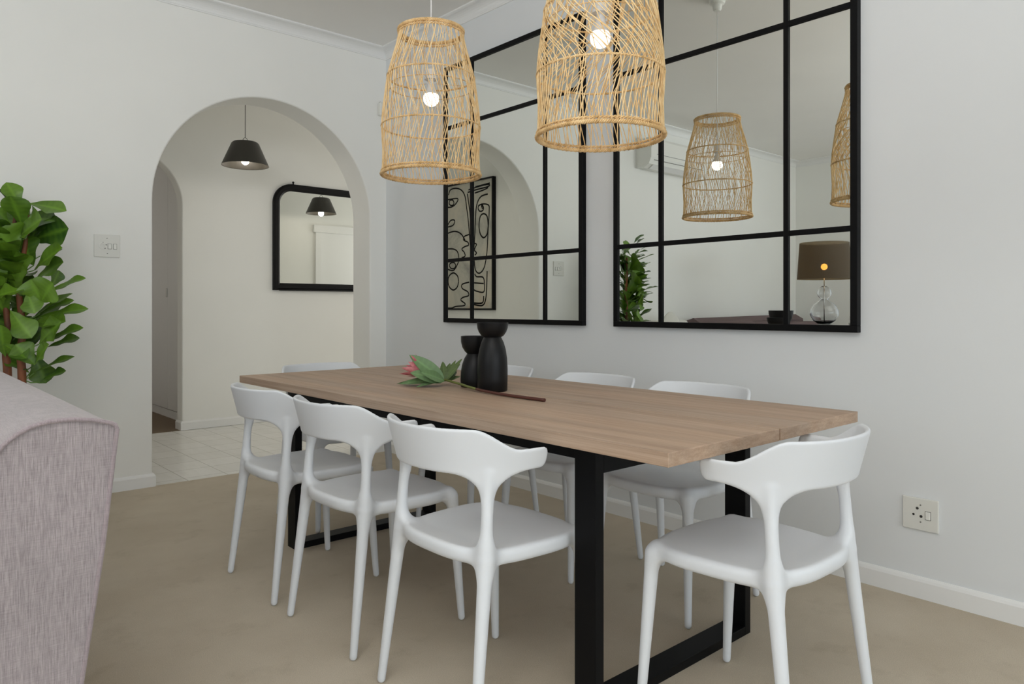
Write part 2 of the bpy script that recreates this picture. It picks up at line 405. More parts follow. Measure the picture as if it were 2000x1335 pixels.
# ------------------------------------------------------------------ overmantel mirror in the hall
om = empty('overmantel_mirror', (3.52, HY1, 1.235))
tag(om, 'black-framed overmantel mirror with rounded top corners on the hall wall', 'mirror')
def round_rect(hw, H, r, n=14, off=0.0):
    return [(-hw + off, off), (hw - off, off)] + arc(hw - r, H - r, r - off, 0, 90, n) + arc(-hw + r, H - r, r - off, 90, 180, n)
hw, HH, rr_ = 0.63, 1.02, 0.19
outer = round_rect(hw, HH, rr_); inner = round_rect(hw, HH, rr_, off=0.068); mid = round_rect(hw, HH, rr_, off=0.02); mid2 = round_rect(hw, HH, rr_, off=0.05)
bm = bmesh.new(); L = []
for ring, y in ((outer, 0.0), (outer, -0.022), (mid, -0.036), (mid2, -0.034), (inner, -0.018), (inner, -0.004)):
    L.append([bm.verts.new((p[0], y, p[1])) for p in ring])
for a, bb in zip(L, L[1:]):
    for i in range(len(a)): j = (i + 1) % len(a); bm.faces.new((a[i], a[j], bb[j], bb[i]))
obj('frame', bm, M_blackwood, om, True, 35)
bm = bmesh.new(); prism(bm, round_rect(hw, HH, rr_, off=0.060), 'y', -0.012, -0.004); obj('mirror_glass', bm, M_mirror, om)
bm = bmesh.new(); bx(bm, (-hw + 0.05, -0.038, -0.004), (hw - 0.05, -0.028, 0.012), 0.003, 2); obj('sill_moulding', bm, M_blackwood, om)
bm = bmesh.new(); lathe(bm, [(0, 0), (0.008, 0), (0.005, 0.008), (0.011, 0.016), (0.008, 0.026), (0, 0.03)], 12, (-hw + rr_ + 0.01, -0.02, HH - 0.001)); obj('finial', bm, M_blackwood, om, True)

# ------------------------------------------------------------------ framed line painting on the hall's left wall
pt = empty('framed_painting', (HX0, 6.0, 1.045))
tag(pt, 'tall framed abstract canvas of looping black lines, seen reflected in the corner mirror', 'painting')
M_canvas = mat('taupe_canvas', (0.42, 0.39, 0.33), 0.9, 0.1)
_a = noise(M_canvas, 3.2, 5, 0.65, dist=0.5); _c = noise(M_canvas, 2.1, 4, 0.6)
M_canvas_c = mix(M_canvas, ramp(M_canvas, _a.outputs[0], [(0.32, (0.36, 0.36, 0.33)), (0.5, (0.55, 0.535, 0.475)), (0.7, (0.66, 0.61, 0.51))]).outputs[0], (0.52, 0.33, 0.20), ramp(M_canvas, _c.outputs[0], [(0.56, (0, 0, 0)), (0.70, (0.55, 0.55, 0.55))]).outputs[0])
setcol(M_canvas, M_canvas_c); _t = noise(M_canvas, 160, 3); bump(M_canvas, _t.outputs[0], 0.4, 0.001)
PY0, PY1, PH = 5.505 - 6.0, 6.50 - 6.0, 1.325
bm = bmesh.new()
for lo, hi in (((0, PY0, 0), (0.042, PY1, 0.016)), ((0, PY0, PH - 0.016), (0.042, PY1, PH)), ((0, PY0, 0.016), (0.042, PY0 + 0.016, PH - 0.016)), ((0, PY1 - 0.016, 0.016), (0.042, PY1, PH - 0.016))): bx(bm, lo, hi)
obj('frame', bm, M_blackwood, pt)
box('canvas', (0.002, PY0 + 0.016, 0.016), (0.028, PY1 - 0.016, PH - 0.016), M_canvas, pt)
LINES= [[(6.253, 2.267), (6.216, 2.319), (6.119, 2.324), (6.024, 2.291), (5.966, 2.22), (5.936, 2.088), (5.908, 1.943), (5.886, 1.771), (5.858, 1.57), (5.874, 1.429), (5.867, 1.287), (5.858, 1.103)], [(6.29, 2.22), (6.095, 2.213), (6.119, 2.165), (6.192, 2.136), (6.29, 2.141)], [(6.155, 2.176), (6.172, 2.202), (6.209, 2.211), (6.235, 2.199), (6.235, 2.17), (6.204, 2.152), (6.167, 2.155), (6.155, 2.176)], [(6.277, 1.938), (6.216, 1.992), (6.155, 1.994), (6.143, 1.971), (6.179, 1.937), (6.277, 1.928)], [(6.277, 1.86), (6.143, 1.873), (6.036, 1.839), (5.966, 1.769)], [(5.897, 1.821), (5.973, 1.808), (5.989, 1.771), (5.92, 1.744), (5.908, 1.712), (5.966, 1.702), (6.02, 1.679), (5.978, 1.641), (5.966, 1.602), (6.024, 1.59)], [(6.277, 1.695), (6.167, 1.688), (6.095, 1.655), (6.072, 1.581), (6.095, 1.524), (6.167, 1.462), (6.277, 1.481)], [(6.126, 1.511), (6.143, 1.538), (6.179, 1.546), (6.221, 1.537), (6.233, 1.513), (6.211, 1.488), (6.172, 1.481), (6.138, 1.49), (6.126, 1.511)], [(6.076, 1.343), (6.095, 1.401), (6.167, 1.436), (6.24, 1.406), (6.26, 1.348), (6.235, 1.288), (6.167, 1.255), (6.1, 1.285), (6.076, 1.343)], [(5.897, 1.331), (6.013, 1.312), (6.013, 1.269), (5.92, 1.232), (5.908, 1.192), (6.001, 1.175), (6.036, 1.147), (5.966, 1.111), (5.989, 1.089), (6.119, 1.082), (6.192, 1.046), (6.277, 1.037)], [(5.822, 1.653), (5.806, 1.793), (5.795, 1.961), (5.773, 2.114), (5.706, 2.19), (5.597, 2.203)], [(5.662, 2.071), (5.68, 2.101), (5.71, 2.11), (5.741, 2.099), (5.75, 2.076), (5.733, 2.049), (5.702, 2.041), (5.671, 2.05), (5.662, 2.071)], [(5.693, 2.077), (5.693, 2.105), (5.673, 2.082), (5.688, 2.063)], [(5.75, 2.1), (5.684, 2.113), (5.586, 2.091), (5.576, 2.024), (5.593, 1.833), (5.608, 1.641), (5.651, 1.477), (5.728, 1.417), (5.795, 1.455), (5.813, 1.568)], [(5.591, 1.888), (5.608, 1.979), (5.662, 2.013), (5.717, 1.989), (5.737, 1.9), (5.717, 1.815), (5.662, 1.772), (5.608, 1.806), (5.591, 1.888)], [(5.806, 1.413), (5.773, 1.384), (5.673, 1.374), (5.651, 1.31), (5.662, 1.227), (5.773, 1.236), (5.817, 1.251)], [(5.817, 1.322), (5.662, 1.311)], [(5.608, 1.434), (5.619, 1.227), (5.64, 1.13), (5.695, 1.089), (5.829, 1.103)], [(5.662, 1.186), (5.684, 1.117), (5.829, 1.117)], [(5.92, 2.257), (5.795, 2.268), (5.597, 2.277), (5.58, 2.297), (5.706, 2.299), (5.908, 2.282)], [(5.806, 2.237), (5.662, 2.252), (5.593, 2.267)], [(5.795, 2.299), (5.565, 2.309)], [(5.813, 1.726), (5.777, 1.712), (5.799, 1.68), (5.808, 1.652), (5.777, 1.625), (5.804, 1.603)], [(5.927, 2.244), (5.886, 2.055), (5.858, 1.854), (5.845, 1.739)], [(5.84, 2.22), (5.845, 2.051), (5.858, 1.91)]]
def catmull(P, n=6, closed=False):
    P = [Vector(p) for p in P]; out = []
    for i in range(len(P) - 1):
        p0, p1, p2, p3 = P[max(i - 1, 0)], P[i], P[i + 1], P[min(i + 2, len(P) - 1)]
        for k in range(n):
            t = k / n; out.append(0.5 * ((2 * p1) + (p2 - p0) * t + (2 * p0 - 5 * p1 + 4 * p2 - p3) * t * t + (3 * p1 - p0 - 3 * p2 + p3) * t ** 3))
    out.append(P[-1]); return out
bm = bmesh.new()
for li, ln in enumerate(LINES):
    p = [(0.028, min(max(y - 6.0, PY0 + 0.02), PY1 - 0.02), min(max(z - 1.045, 0.02), PH - 0.02)) for y, z in ln]
    c_ = catmull(p, 5); bb_ = bmesh.new(); tube(bb_, c_, 0.0082, 6)
    me = bpy.data.meshes.new('t'); 
    for v in bb_.verts: v.co.x = 0.028 + (v.co.x - 0.028) * 0.2
    bb_.to_mesh(me); bb_.free(); bm.from_mesh(me); bpy.data.meshes.remove(me)
obj('line_drawing', bm, M_black, pt)

# ------------------------------------------------------------------ switches, sensor
def plate(name, w_, h_, parent, rockers, holes, screws, inv=1):
    """built in the local x-z plane facing -y"""
    bm = bmesh.new(); bx(bm, (-w_ / 2, -0.010, 0), (w_ / 2, 0, h_), 0.003, 2)
    p = obj('plate', bm, M_switch, parent)
    for x, z in rockers:
        bm = bmesh.new(); bx(bm, (x - 0.008, -0.0145, z - 0.014), (x + 0.008, -0.009, z + 0.014), 0.0015, 1); q = obj('rocker', bm, M_white, parent)
        bm = bmesh.new(); bx(bm, (x - 0.010, -0.0104, z - 0.016), (x + 0.010, -0.0098, z + 0.016)); obj('rocker_gap', bm, mat_gap, q)
    for x, z, r in holes:
        bm = bmesh.new(); lathe(bm, [(0, 0), (r, 0), (r, 0.0008), (0, 0.0008)], 16)
        bmesh.ops.rotate(bm, verts=bm.verts, cent=(0, 0, 0), matrix=Matrix.Rotation(PI / 2, 3, 'X')); bmesh.ops.translate(bm, verts=bm.verts, vec=(x, -0.0098, z))
        obj('socket_hole', bm, M_dark, parent)
    for x, z in screws:
        bm = bmesh.new(); lathe(bm, [(0, 0), (0.0032, 0), (0.0025, 0.0012), (0, 0.0012)], 12)
        bmesh.ops.rotate(bm, verts=bm.verts, cent=(0, 0, 0), matrix=Matrix.Rotation(PI / 2, 3, 'X')); bmesh.ops.translate(bm, verts=bm.verts, vec=(x, -0.0098, z))
        obj('screw', bm, mat_gap, parent)
mat_gap = mat('grey_shadow_gap', (0.22, 0.22, 0.20), 0.6)
sw = empty('light_switch', (1.047, YW, 1.36))
plate('p', 0.134, 0.130, sw, [(0.012, 0.062), (0.040, 0.062)], [(-0.022, 0.083, 0.0028), (-0.006, 0.070, 0.0030), (-0.012, 0.050, 0.0034)], [(-0.001, 0.108), (0.001, 0.020)])
bm = bmesh.new(); lathe(bm, [(0.014, 0.0), (0.019, 0.0), (0.019, 0.003), (0.014, 0.004)], 24)
bmesh.ops.rotate(bm, verts=bm.verts, cent=(0, 0, 0), matrix=Matrix.Rotation(PI / 2, 3, 'X')); bmesh.ops.translate(bm, verts=bm.verts, vec=(-0.026, -0.0095, 0.064)); obj('dimmer_ring', bm, M_white, sw, True, 30)
tag(sw, 'square off-white switch plate with two rockers on the wall left of the arch', 'light switch')
sk = empty('wall_socket', (XW, 1.004, 0.250), -PI / 2)
plate('p', 0.122, 0.118, sk, [(0.026, 0.058)], [(-0.010, 0.080, 0.0050), (-0.023, 0.056, 0.0042), (0.003, 0.052, 0.0052)], [(0.001, 0.093), (0.001, 0.031)])
tag(sk, 'square off-white wall socket with one rocker above the skirting at right', 'socket')
bm = bmesh.new(); bx(bm, (2.838, YW - 0.045, 2.485), (2.898, YW, 2.585), 0.012, 3)
sn = obj('motion_sensor', bm, M_white); tag(sn, 'small white motion sensor high in the corner beside the rattan lamp', 'sensor')
bm = bmesh.new(); bx(bm, (2.848, YW - 0.047, 2.51), (2.888, YW - 0.043, 2.55), 0.001, 1); obj('lens', bm, M_white, sn)
bm = bmesh.new(); bx(bm, (2.846, YW - 0.030, 2.585), (2.890, YW - 0.012, 2.5865)); obj('seam', bm, mat_gap, sn)

# ------------------------------------------------------------------ dining table
tb = empty('dining_table', (1.805, 2.192, 0))
tag(tb, 'long oak-topped dining table on black steel frames in the middle of the room', 'dining table')
def tl(x, y, z): return (x - 1.805, y - 2.192, z)
TT = 0.7175
for a, bb in ((1.322, 1.8085), (1.8150, 2.288)):
    bm = bmesh.new(); bx(bm, tl(a, 0.968, TT), tl(bb, 3.416, 0.75), 0.0012, 1); obj('tabletop_plank', bm, M_oak, tb)
box('joint_strip', tl(1.8085, 0.975, TT + 0.002), tl(1.8165, 3.409, 0.7455), wood('joint_oak', (0.16, 0.09, 0.05), (0.22, 0.13, 0.07), (0.26, 0.16, 0.09)), tb)
for y0 in (1.270, 3.035):
    y1 = y0 + 0.076; xa, xb, t = 1.422, 2.182, 0.032
    f = empty('leg_frame'); f.parent = tb
    bpy.data.objects.remove(f)
    bm = bmesh.new()
    bx(bm, tl(xa, y0, 0), tl(xa + t, y1, TT), 0.0012, 1); bx(bm, tl(xb - t, y0, 0), tl(xb, y1, TT), 0.0012, 1)
    bx(bm, tl(xa + t, y0, 0.0), tl(xb - t, y1, 0.028), 0.0012, 1); bx(bm, tl(xa + t, y0, 0.635), tl(xb - t, y1, TT), 0.0012, 1)
    obj('leg_frame', bm, M_black, tb)
for x0 in (1.428, 2.146):
    box('side_rail', tl(x0, 1.346, 0.665), tl(x0 + 0.03, 3.035, TT), M_black, tb, 0.001, 1)

# ------------------------------------------------------------------ chairs: one moulded surface, cut into its parts
def smin(a, b, k):
    h = np.clip(0.5 + 0.5 * (b - a) / k, 0, 1); return b * (1 - h) + a * h - k * h * (1 - h)
def smax(a, b, k): return -smin(-a, -b, k)
def sstep(e0, e1, x): t = np.clip((x - e0) / (e1 - e0), 0, 1); return t * t * (3 - 2 * t)
def cone(P, a, b, ra, rb):
    a, b = np.array(a), np.array(b); d = b - a; t = np.clip(((P - a) @ d) / (d @ d), 0, 1)
    return np.linalg.norm(P - a - t[:, None] * d, axis=1) - (ra + (rb - ra) * t)
def chair_sdf(P):
    P = P.copy(); P[:, 0] = np.abs(P[:, 0]); x, y, z = P[:, 0], P[:, 1], P[:, 2]
    # seat shell
    yc = 0.008; n_ = 3.1
    hw_ = 0.205 + 0.020 * sstep(-0.20, 0.18, y); hl = 0.213
    k = ((x / hw_) ** n_ + (np.abs(y - yc) / hl) ** n_) ** (1 / n_)
    k = np.maximum(k, 1e-4)
    gx = (x / hw_) ** (n_ - 1) / hw_; gy = (np.abs(y - yc) / hl) ** (n_ - 1) / hl
    g = np.sqrt(gx ** 2 + gy ** 2) / k ** (n_ - 1) + 1e-6
    d2 = (k - 1) / g
    zc = 0.440 + 0.010 * sstep(-0.1, -0.24, y) - 0.004 * sstep(0.12, 0.22, y)
    rim = 0.009 * sstep(0.035, -0.0, np.abs(-d2)) * 0  # flat rim
    top = zc + 0.017 - 0.009 * sstep(0.0, 0.12, -d2)
    dz = np.maximum(z - top, (zc - 0.025) - z)
    seat = smax(d2 + 0.000, dz, 0.020)
    # legs
    lf = cone(P, (0.207, 0.210, 0.011), (0.188, 0.184, 0.425), 0.0115, 0.0195)
    lr = cone(P, (0.213, -0.212, 0.011), (0.192, -0.160, 0.44), 0.0115, 0.0195)
    up = cone(P, (0.192, -0.160, 0.44), (0.1885, -0.1495, 0.655), 0.0195, 0.0085)
    # back band (flares outwards upwards)
    zz = np.clip(z, 0.60, 0.82); rx = 0.234 + 0.26 * (zz - 0.655); ry = 0.235 + 0.24 * (zz - 0.655); n2 = 2.25
    yy = np.minimum(y, 0.0)
    k = ((x / rx) ** n2 + (np.abs(yy) / ry) ** n2) ** (1 / n2); k = np.maximum(k, 1e-4)
    gx = (x / rx) ** (n2 - 1) / rx; gy = (np.abs(yy) / ry) ** (n2 - 1) / ry
    g = np.sqrt(gx ** 2 + gy ** 2) / k ** (n2 - 1) + 1e-6
    dr = (k - 1) / g
    phi = np.degrees(np.arctan2(x, -y))           # 0 at the back, 90 at the side
    ztop = 0.770 - 0.056 * sstep(43, 71, phi)
    zbot = 0.652 + 0.006 * sstep(60, 85, phi)
    s_ = np.hypot(x - 0.191, y + 0.152)             # distance along the band from the upright
    strip = s_ - (0.0135 - 0.20 * np.clip(0.60 - z, 0, 1))
    low = smin(zbot - z, strip, 0.095)              # lower edge flares down into the upright
    d2d = smax(z - ztop, low, 0.012)
    d2d = smax(d2d, y - 0.002, 0.022)               # rounded arm ends
    th = 0.0065 + 0.004 * sstep(0.68, 0.60, z)
    band = smax(np.abs(dr) - th, d2d, 0.009)
    b_ = smin(up, lr, 0.004)
    body = smin(seat, lf, 0.042)
    body = smin(body, b_, 0.048)
    body = smin(body, band, 0.020)
    return np.maximum(body, 0.0005 - z)
def surface_net(f, lo, hi, h):
    ax = [np.arange(lo[i], hi[i] + h, h) for i in range(3)]
    nx, ny, nz = map(len, ax); G = np.stack(np.meshgrid(*ax, indexing='ij'), -1).reshape(-1, 3)
    V = np.concatenate([f(G[i:i + 400000]) for i in range(0, len(G), 400000)]).reshape(nx, ny, nz)
    neg = V < 0
    corner = [(i, j, k) for i in (0, 1) for j in (0, 1) for k in (0, 1)]
    sl = lambda c: (slice(c[0], nx - 1 + c[0]), slice(c[1], ny - 1 + c[1]), slice(c[2], nz - 1 + c[2]))
    cnt = sum(neg[sl(c)].astype(np.int8) for c in corner); act = (cnt > 0) & (cnt < 8)
    idx = -np.ones(act.shape, int); cells = np.argwhere(act); idx[act] = np.arange(len(cells))
    acc = np.zeros((len(cells), 3)); num = np.zeros(len(cells)); ci = cells
    for a in range(8):
        for b in range(a + 1, 8):
            ca, cb = np.array(corner[a]), np.array(corner[b])
            if abs(ca - cb).sum() != 1: continue
            va = V[tuple((ci + ca).T)]; vb = V[tuple((ci + cb).T)]; m = (va < 0) != (vb < 0)
            t = np.where(m, va / np.where(m, va - vb, 1), 0)
            acc += np.where(m[:, None], ca + t[:, None] * (cb - ca), 0); num += m
    vert = (cells + acc / num[:, None]) * h + np.array(lo)
    quads = []
    for d in range(3):
        e = np.zeros(3, int); e[d] = 1; u, v = [(1, 2), (2, 0), (0, 1)][d]
        s0 = [slice(0, None)] * 3; s1 = [slice(0, None)] * 3; s0[d] = slice(0, -1); s1[d] = slice(1, None)
        ch = neg[tuple(s0)] != neg[tuple(s1)]; E_ = np.argwhere(ch)
        eu = np.zeros(3, int); eu[u] = 1; ev = np.zeros(3, int); ev[v] = 1
        ok = (E_[:, u] > 0) & (E_[:, v] > 0) & (E_[:, u] < act.shape[u]) & (E_[:, v] < act.shape[v]); E_ = E_[ok]
        q = np.stack([idx[tuple((E_ - eu - ev).T)], idx[tuple((E_ - ev).T)], idx[tuple(E_.T)], idx[tuple((E_ - eu).T)]], 1)
        fl = neg[tuple(E_.T)]; q[~fl] = q[~fl][:, ::-1]; quads.append(q)
    return vert, np.concatenate(quads)
def grad(f, P, e=0.0015):
    g = np.zeros_like(P)
    for i in range(3):
        d = np.zeros(3); d[i] = e; g[:, i] = (f(P + d) - f(P - d)) / (2 * e)
    return g
def mesh_np(name, V, Q, N=None):
    me = bpy.data.meshes.new(name); me.from_pydata([tuple(v) for v in V], [], [tuple(q) for q in Q]); me.update()
    for p in me.polygons: p.use_smooth = True
    if N is not None: me.normals_split_custom_set_from_vertices([tuple(n) for n in N])
    return me
V, Q = surface_net(chair_sdf, (-0.31, -0.31, -0.006), (0.31, 0.25, 0.81), 0.0043)
for _ in range(5):
    g = grad(chair_sdf, V); f_ = chair_sdf(V); st = f_ / np.maximum((g ** 2).sum(1), 0.25); V = V - np.clip(st, -0.003, 0.003)[:, None] * g * 0.8
N = grad(chair_sdf, V, 0.003); N /= np.linalg.norm(N, axis=1)[:, None] + 1e-9
qc = V[Q].mean(1)
region = np.full(len(Q), 0)                                       # 0 seat
region[qc[:, 2] > 0.480] = 1                                      # 1 backrest with its uprights
for i, (sx, sy) in enumerate(((-1, 1), (1, 1), (-1, -1), (1, -1))):
    region[(qc[:, 2] < 0.385) & (qc[:, 0] * sx > 0) & (qc[:, 1] * sy > 0)] = 2 + i
chair_parts = []
for r_, nm in ((0, 'seat'), (1, 'backrest'), (2, 'leg'), (3, 'leg'), (4, 'leg'), (5, 'leg')):
    q = Q[region == r_]; u, inv = np.unique(q, return_inverse=True); 
    me = mesh_np('chair_' + nm, V[u], inv.reshape(-1, 4), N[u]); me.materials.append(M_chair); chair_parts.append((nm, me))
G_ch = 'white moulded chairs around the dining table'
def chair(x, y, rz, label):
    r = empty('dining_chair', (x, y, 0), rz); tag(r, label, 'chair', G_ch)
    for nm, me in chair_parts:
        o = bpy.data.objects.new(nm, me); C.objects.link(o); o.parent = r
    return r
chair(1.317, 1.590, -PI / 2, 'white plastic chair nearest the camera on the sofa side of the table')
chair(1.320, 2.187, -PI / 2 + 0.01, 'white plastic chair in the middle of the row on the sofa side')
chair(1.316, 2.735, -PI / 2 - 0.01, 'white plastic chair on the sofa side nearest the archway')
chair(1.741, 1.003, 0, 'white plastic chair at the near end of the table, in front of the wall socket')
chair(2.262, 1.630, PI / 2, 'white plastic chair under the larger mirror, nearest of the three on the wall side')
chair(2.258, 2.165, PI / 2, 'white plastic chair in the middle of the wall side')
chair(2.262, 2.800, PI / 2, 'white plastic chair on the wall side, behind the black vases')
chair(1.815, 3.400, PI, 'white plastic chair at the far end of the table facing the camera')

# ------------------------------------------------------------------ rattan pendants
def pendant_profile(h):
    zs = [0, 0.03, 0.10, 0.206, 0.27, 0.34, 0.417, 0.48, 0.55, 0.60, 0.622]
    rs = [0.208, 0.204, 0.202, 0.2075, 0.203, 0.194, 0.183, 0.166, 0.146, 0.135, 0.134]
    return float(np.interp(h, zs, rs))
def rattan_pendant(x, y, z0, top, rz, tw, seed, label):
    rnd = random.Random(seed)
    r = empty('rattan_pendant', (x, y, z0), rz)
    shade = empty('tmp'); bpy.data.objects.remove(shade)
    Ht = 0.622
    bm = bmesh.new()
    hs = [Ht * k / 30 for k in range(31)]
    lv = [0, 0.206, 0.417, 0.622]
    for fam, cnt in ((0, 80), (1, 28)):
        for i in range(cnt):
            th = 2 * PI * (i + rnd.uniform(-0.25, 0.25)) / cnt
            t_ = [th]
            for k in range(3): t_.append(t_[-1] + tw[fam][k] * rnd.uniform(0.88, 1.12) + rnd.uniform(-0.02, 0.02))
            ph = rnd.uniform(0, 6.28); am = rnd.uniform(0.003, 0.012); P = []
            for h in hs:
                k = min(2, max(0, np.searchsorted(lv, h) - 1)); u = (h - lv[k]) / (lv[k + 1] - lv[k])
                us = u * 0.6 + 0.4 * u * u * (3 - 2 * u)
                a = t_[k] * (1 - us) + t_[k + 1] * us + am * math.sin(h * 19 + ph)
                rad = pendant_profile(h) + (0.0018 if fam == 0 else -0.0022)
                P.append((rad * math.cos(a), rad * math.sin(a), h))
            tube(bm, P, 0.0018 if fam == 0 else 0.0020, 4, cap=False)
    wv = obj('woven_cane', bm, M_rattan, r, recalc=False)
    def ring(rad, z, r0, n=72, tilt=0):
        b2 = bmesh.new(); tube(b2, [(rad * math.cos(2 * PI * k / n), rad * math.sin(2 * PI * k / n), z) for k in range(n)], r0, 6, closed=True); return b2
    def braid(name, rad, z, amp, thick, turns, strands):
        b2 = bmesh.new(); n = 260
        for s in range(strands):
            P = []
            for k in range(n):
                a = 2 * PI * k / n; q = turns * a + 2 * PI * s / strands
                P.append(((rad + amp * math.cos(q)) * math.cos(a), (rad + amp * math.cos(q)) * math.sin(a), z + amp * math.sin(q)))
            tube(b2, P, thick, 5, closed=True)
        return obj(name, b2, M_rattan2, r, recalc=False)
    braid('bottom_rim', 0.208, 0.004, 0.0056, 0.0032, 62, 3)
    braid('bottom_rim', 0.207, 0.017, 0.0030, 0.0026, 52, 2)
    braid('top_rim', 0.136, 0.614, 0.0054, 0.0032, 44, 3)
    braid('top_rim', 0.137, 0.600, 0.0030, 0.0026, 34, 2)
    for hz in (0.206, 0.417): 
        braid('hoop', pendant_profile(hz) + 0.001, hz, 0.0022, 0.0024, 60, 2)
    # inner spreader ring with crossbar carrying the lamp holder
    b2 = bmesh.new(); n = 72
    tube(b2, [(0.176 * math.cos(2 * PI * k / n), 0.176 * math.sin(2 * PI * k / n), 0.376) for k in range(n)], 0.0018, 6, closed=True)
    for a in (0.5, 0.5 + PI / 2): tube(b2, [(0.176 * math.cos(a), 0.176 * math.sin(a), 0.376), (0.02 * math.cos(a), 0.02 * math.sin(a), 0.392)], 0.0013, 5); tube(b2, [(-0.176 * math.cos(a), -0.176 * math.sin(a), 0.376), (-0.02 * math.cos(a), -0.02 * math.sin(a), 0.392)], 0.0013, 5)
    obj('spreader_ring', b2, M_rattan2, r, recalc=False)
    bz = 0.329                                                      # bulb centre
    b2 = bmesh.new(); lathe(b2, [(0, -0.034)] + [(0.0335 * math.cos(math.radians(a)), 0.0335 * math.sin(math.radians(a))) for a in range(-75, 31, 15)] + [(0.027, 0.020)][:0] + [(0.0, 0.0175)], 24, (0, 0, bz))
    bl = obj('bulb', b2, M_bulb, r, True)
    b2 = bmesh.new(); lathe(b2, [(0.0285, 0.0172), (0.022, 0.034), (0.018, 0.046), (0.0165, 0.060), (0, 0.060)], 24, (0, 0, bz)); obj('bulb_neck', b2, M_sock, bl, True, 40)
    b2 = bmesh.new(); lathe(b2, [(0, 0.058), (0.0125, 0.058), (0.0125, 0.074), (0.016, 0.075), (0.016, 0.079), (0.0285, 0.080), (0.0285, 0.088), (0.021, 0.092), (0.023, 0.120), (0.013, 0.128), (0.004, 0.134), (0, 0.134)], 28, (0, 0, bz)); obj('lamp_holder', b2, M_sock, r, True, 35)
    b2 = bmesh.new(); tube(b2, [(0, 0, bz + 0.13), (0, 0, top - z0 - 0.05)], 0.0028, 8); obj('cord', b2, M_cord_w, r)
    b2 = bmesh.new(); lathe(b2, [(0, -0.066), (0.018, -0.066), (0.026, -0.058), (0.030, -0.030), (0.046, -0.022), (0.050, -0.004), (0.050, 0), (0, 0)], 32, (0, 0, top - z0)); obj('ceiling_rose', b2, M_white, r, True, 35)
    return tag(r, label, 'pendant lamp', 'woven rattan pendants over the table')
rattan_pendant(1.805, 2.546, 1.630, CEIL, 0.3, ((0.26, -0.30, 0.26), (-0.03, 0.06, -0.30)), 3, 'smaller-looking rattan pendant lamp hanging at left over the far half of the table')
rattan_pendant(1.810, 1.597, 1.627, CEIL, 1.1, ((0.22, -0.95, -0.45), (-0.03, -0.30, -0.3)), 11, 'larger-looking rattan pendant lamp cropped by the top edge, over the near half of the table')

# ------------------------------------------------------------------ hall pendants
def hall_pendant(x, y, label):
    r = empty('black_pendant', (x, y, 2.155))
    bm = bmesh.new(); lathe(bm, [(0.174, 0.0), (0.172, 0.004), (0.100, 0.170), (0.088, 0.180), (0.0, 0.182), (0.0, 0.176), (0.084, 0.174), (0.096, 0.166), (0.168, 0.004), (0.174, 0.0)], 56)
    obj('shade', bm, M_shade, r, True, 30)
    bm = bmesh.new(); lathe(bm, [(0, 0.008)] + [(0.030 * math.cos(math.radians(a)), 0.038 + 0.030 * math.sin(math.radians(a))) for a in range(-75, 76, 15)] + [(0.012, 0.10), (0, 0.10)], 24); obj('bulb', bm, M_bulb2, r, True)
    bm = bmesh.new(); lathe(bm, [(0, 0.10), (0.016, 0.10), (0.018, 0.175), (0, 0.175)], 20); obj('lamp_holder', bm, M_shade, r, True, 30)
    bm = bmesh.new(); tube(bm, [(-0.017, 0, 0.180), (-0.017, 0, 0.200), (-0.010, 0, 0.212), (0, 0, 0.216), (0.010, 0, 0.212), (0.017, 0, 0.200), (0.017, 0, 0.180)], 0.0025, 6); obj('hanging_loop', bm, M_cord_g, r)
    bm = bmesh.new(); tube(bm, [(0, 0, 0.216), (0, 0, CEIL - 2.155 - 0.03)], 0.0032, 8); obj('cord', bm, M_cord_g, r)
    bm = bmesh.new(); lathe(bm, [(0, -0.03), (0.05, -0.03), (0.055, -0.02), (0.055, 0), (0, 0)], 28, (0, 0, CEIL - 2.155)); obj('ceiling_rose', bm, M_shade, r, True, 30)
    l = bpy.data.lights.new('pendant_bulb_light', 'POINT'); l.energy = 4.5; l.color = (1.0, 0.90, 0.76); l.shadow_soft_size = 0.03
    lo = bpy.data.objects.new('pendant_bulb_light', l); C.objects.link(lo); lo.location = (x, y, 2.155 + 0.002)
    return tag(r, label, 'pendant lamp', 'black cone pendants in the hall')
hall_pendant(2.185, 5.53, 'black cone pendant lamp hanging in the hall, framed by the arch')
hall_pendant(3.96, 5.52, 'black cone pendant further along the hall, seen only reflected in the overmantel mirror')

# ------------------------------------------------------------------ vases
def vase(name, x, y, sc, label, tall):
    r = empty(name, (x, y, 0.75)); 
    if tall: body = [(0, 0), (0.054, 0), (0.0575, 0.004), (0.0585, 0.05), (0.0585, 0.088), (0.0565, 0.125), (0.051, 0.160), (0.043, 0.187), (0.0335, 0.206)]; cup_ = [(0.0335, 0.206), (0.044, 0.213), (0.053, 0.226), (0.0585, 0.241), (0.0610, 0.262), (0.0585, 0.262), (0.055, 0.240), (0.042, 0.222), (0.0, 0.216)]
    else: body = [(0, 0), (0.053, 0), (0.0565, 0.004), (0.0575, 0.030), (0.056, 0.060), (0.051, 0.090), (0.042, 0.115), (0.0305, 0.134)]; cup_ = [(0.0305, 0.134), (0.040, 0.143), (0.050, 0.160), (0.0555, 0.182), (0.0560, 0.205), (0.0535, 0.205), (0.051, 0.180), (0.038, 0.152), (0.0, 0.146)]
    bm = bmesh.new(); lathe(bm, body, 64); obj('body', bm, M_vase, r, True, 50)
    bm = bmesh.new(); lathe(bm, cup_, 64); obj('cup', bm, M_vase, r, True, 50)
    return tag(r, label, 'vase', 'black hourglass vases on the table')
vase('vase', 1.806, 2.142, 1, 'taller matt black hourglass vase on the oak table', True)
vase('vase', 1.845, 2.300, 1, 'shorter matt black hourglass vase on the oak table', False)

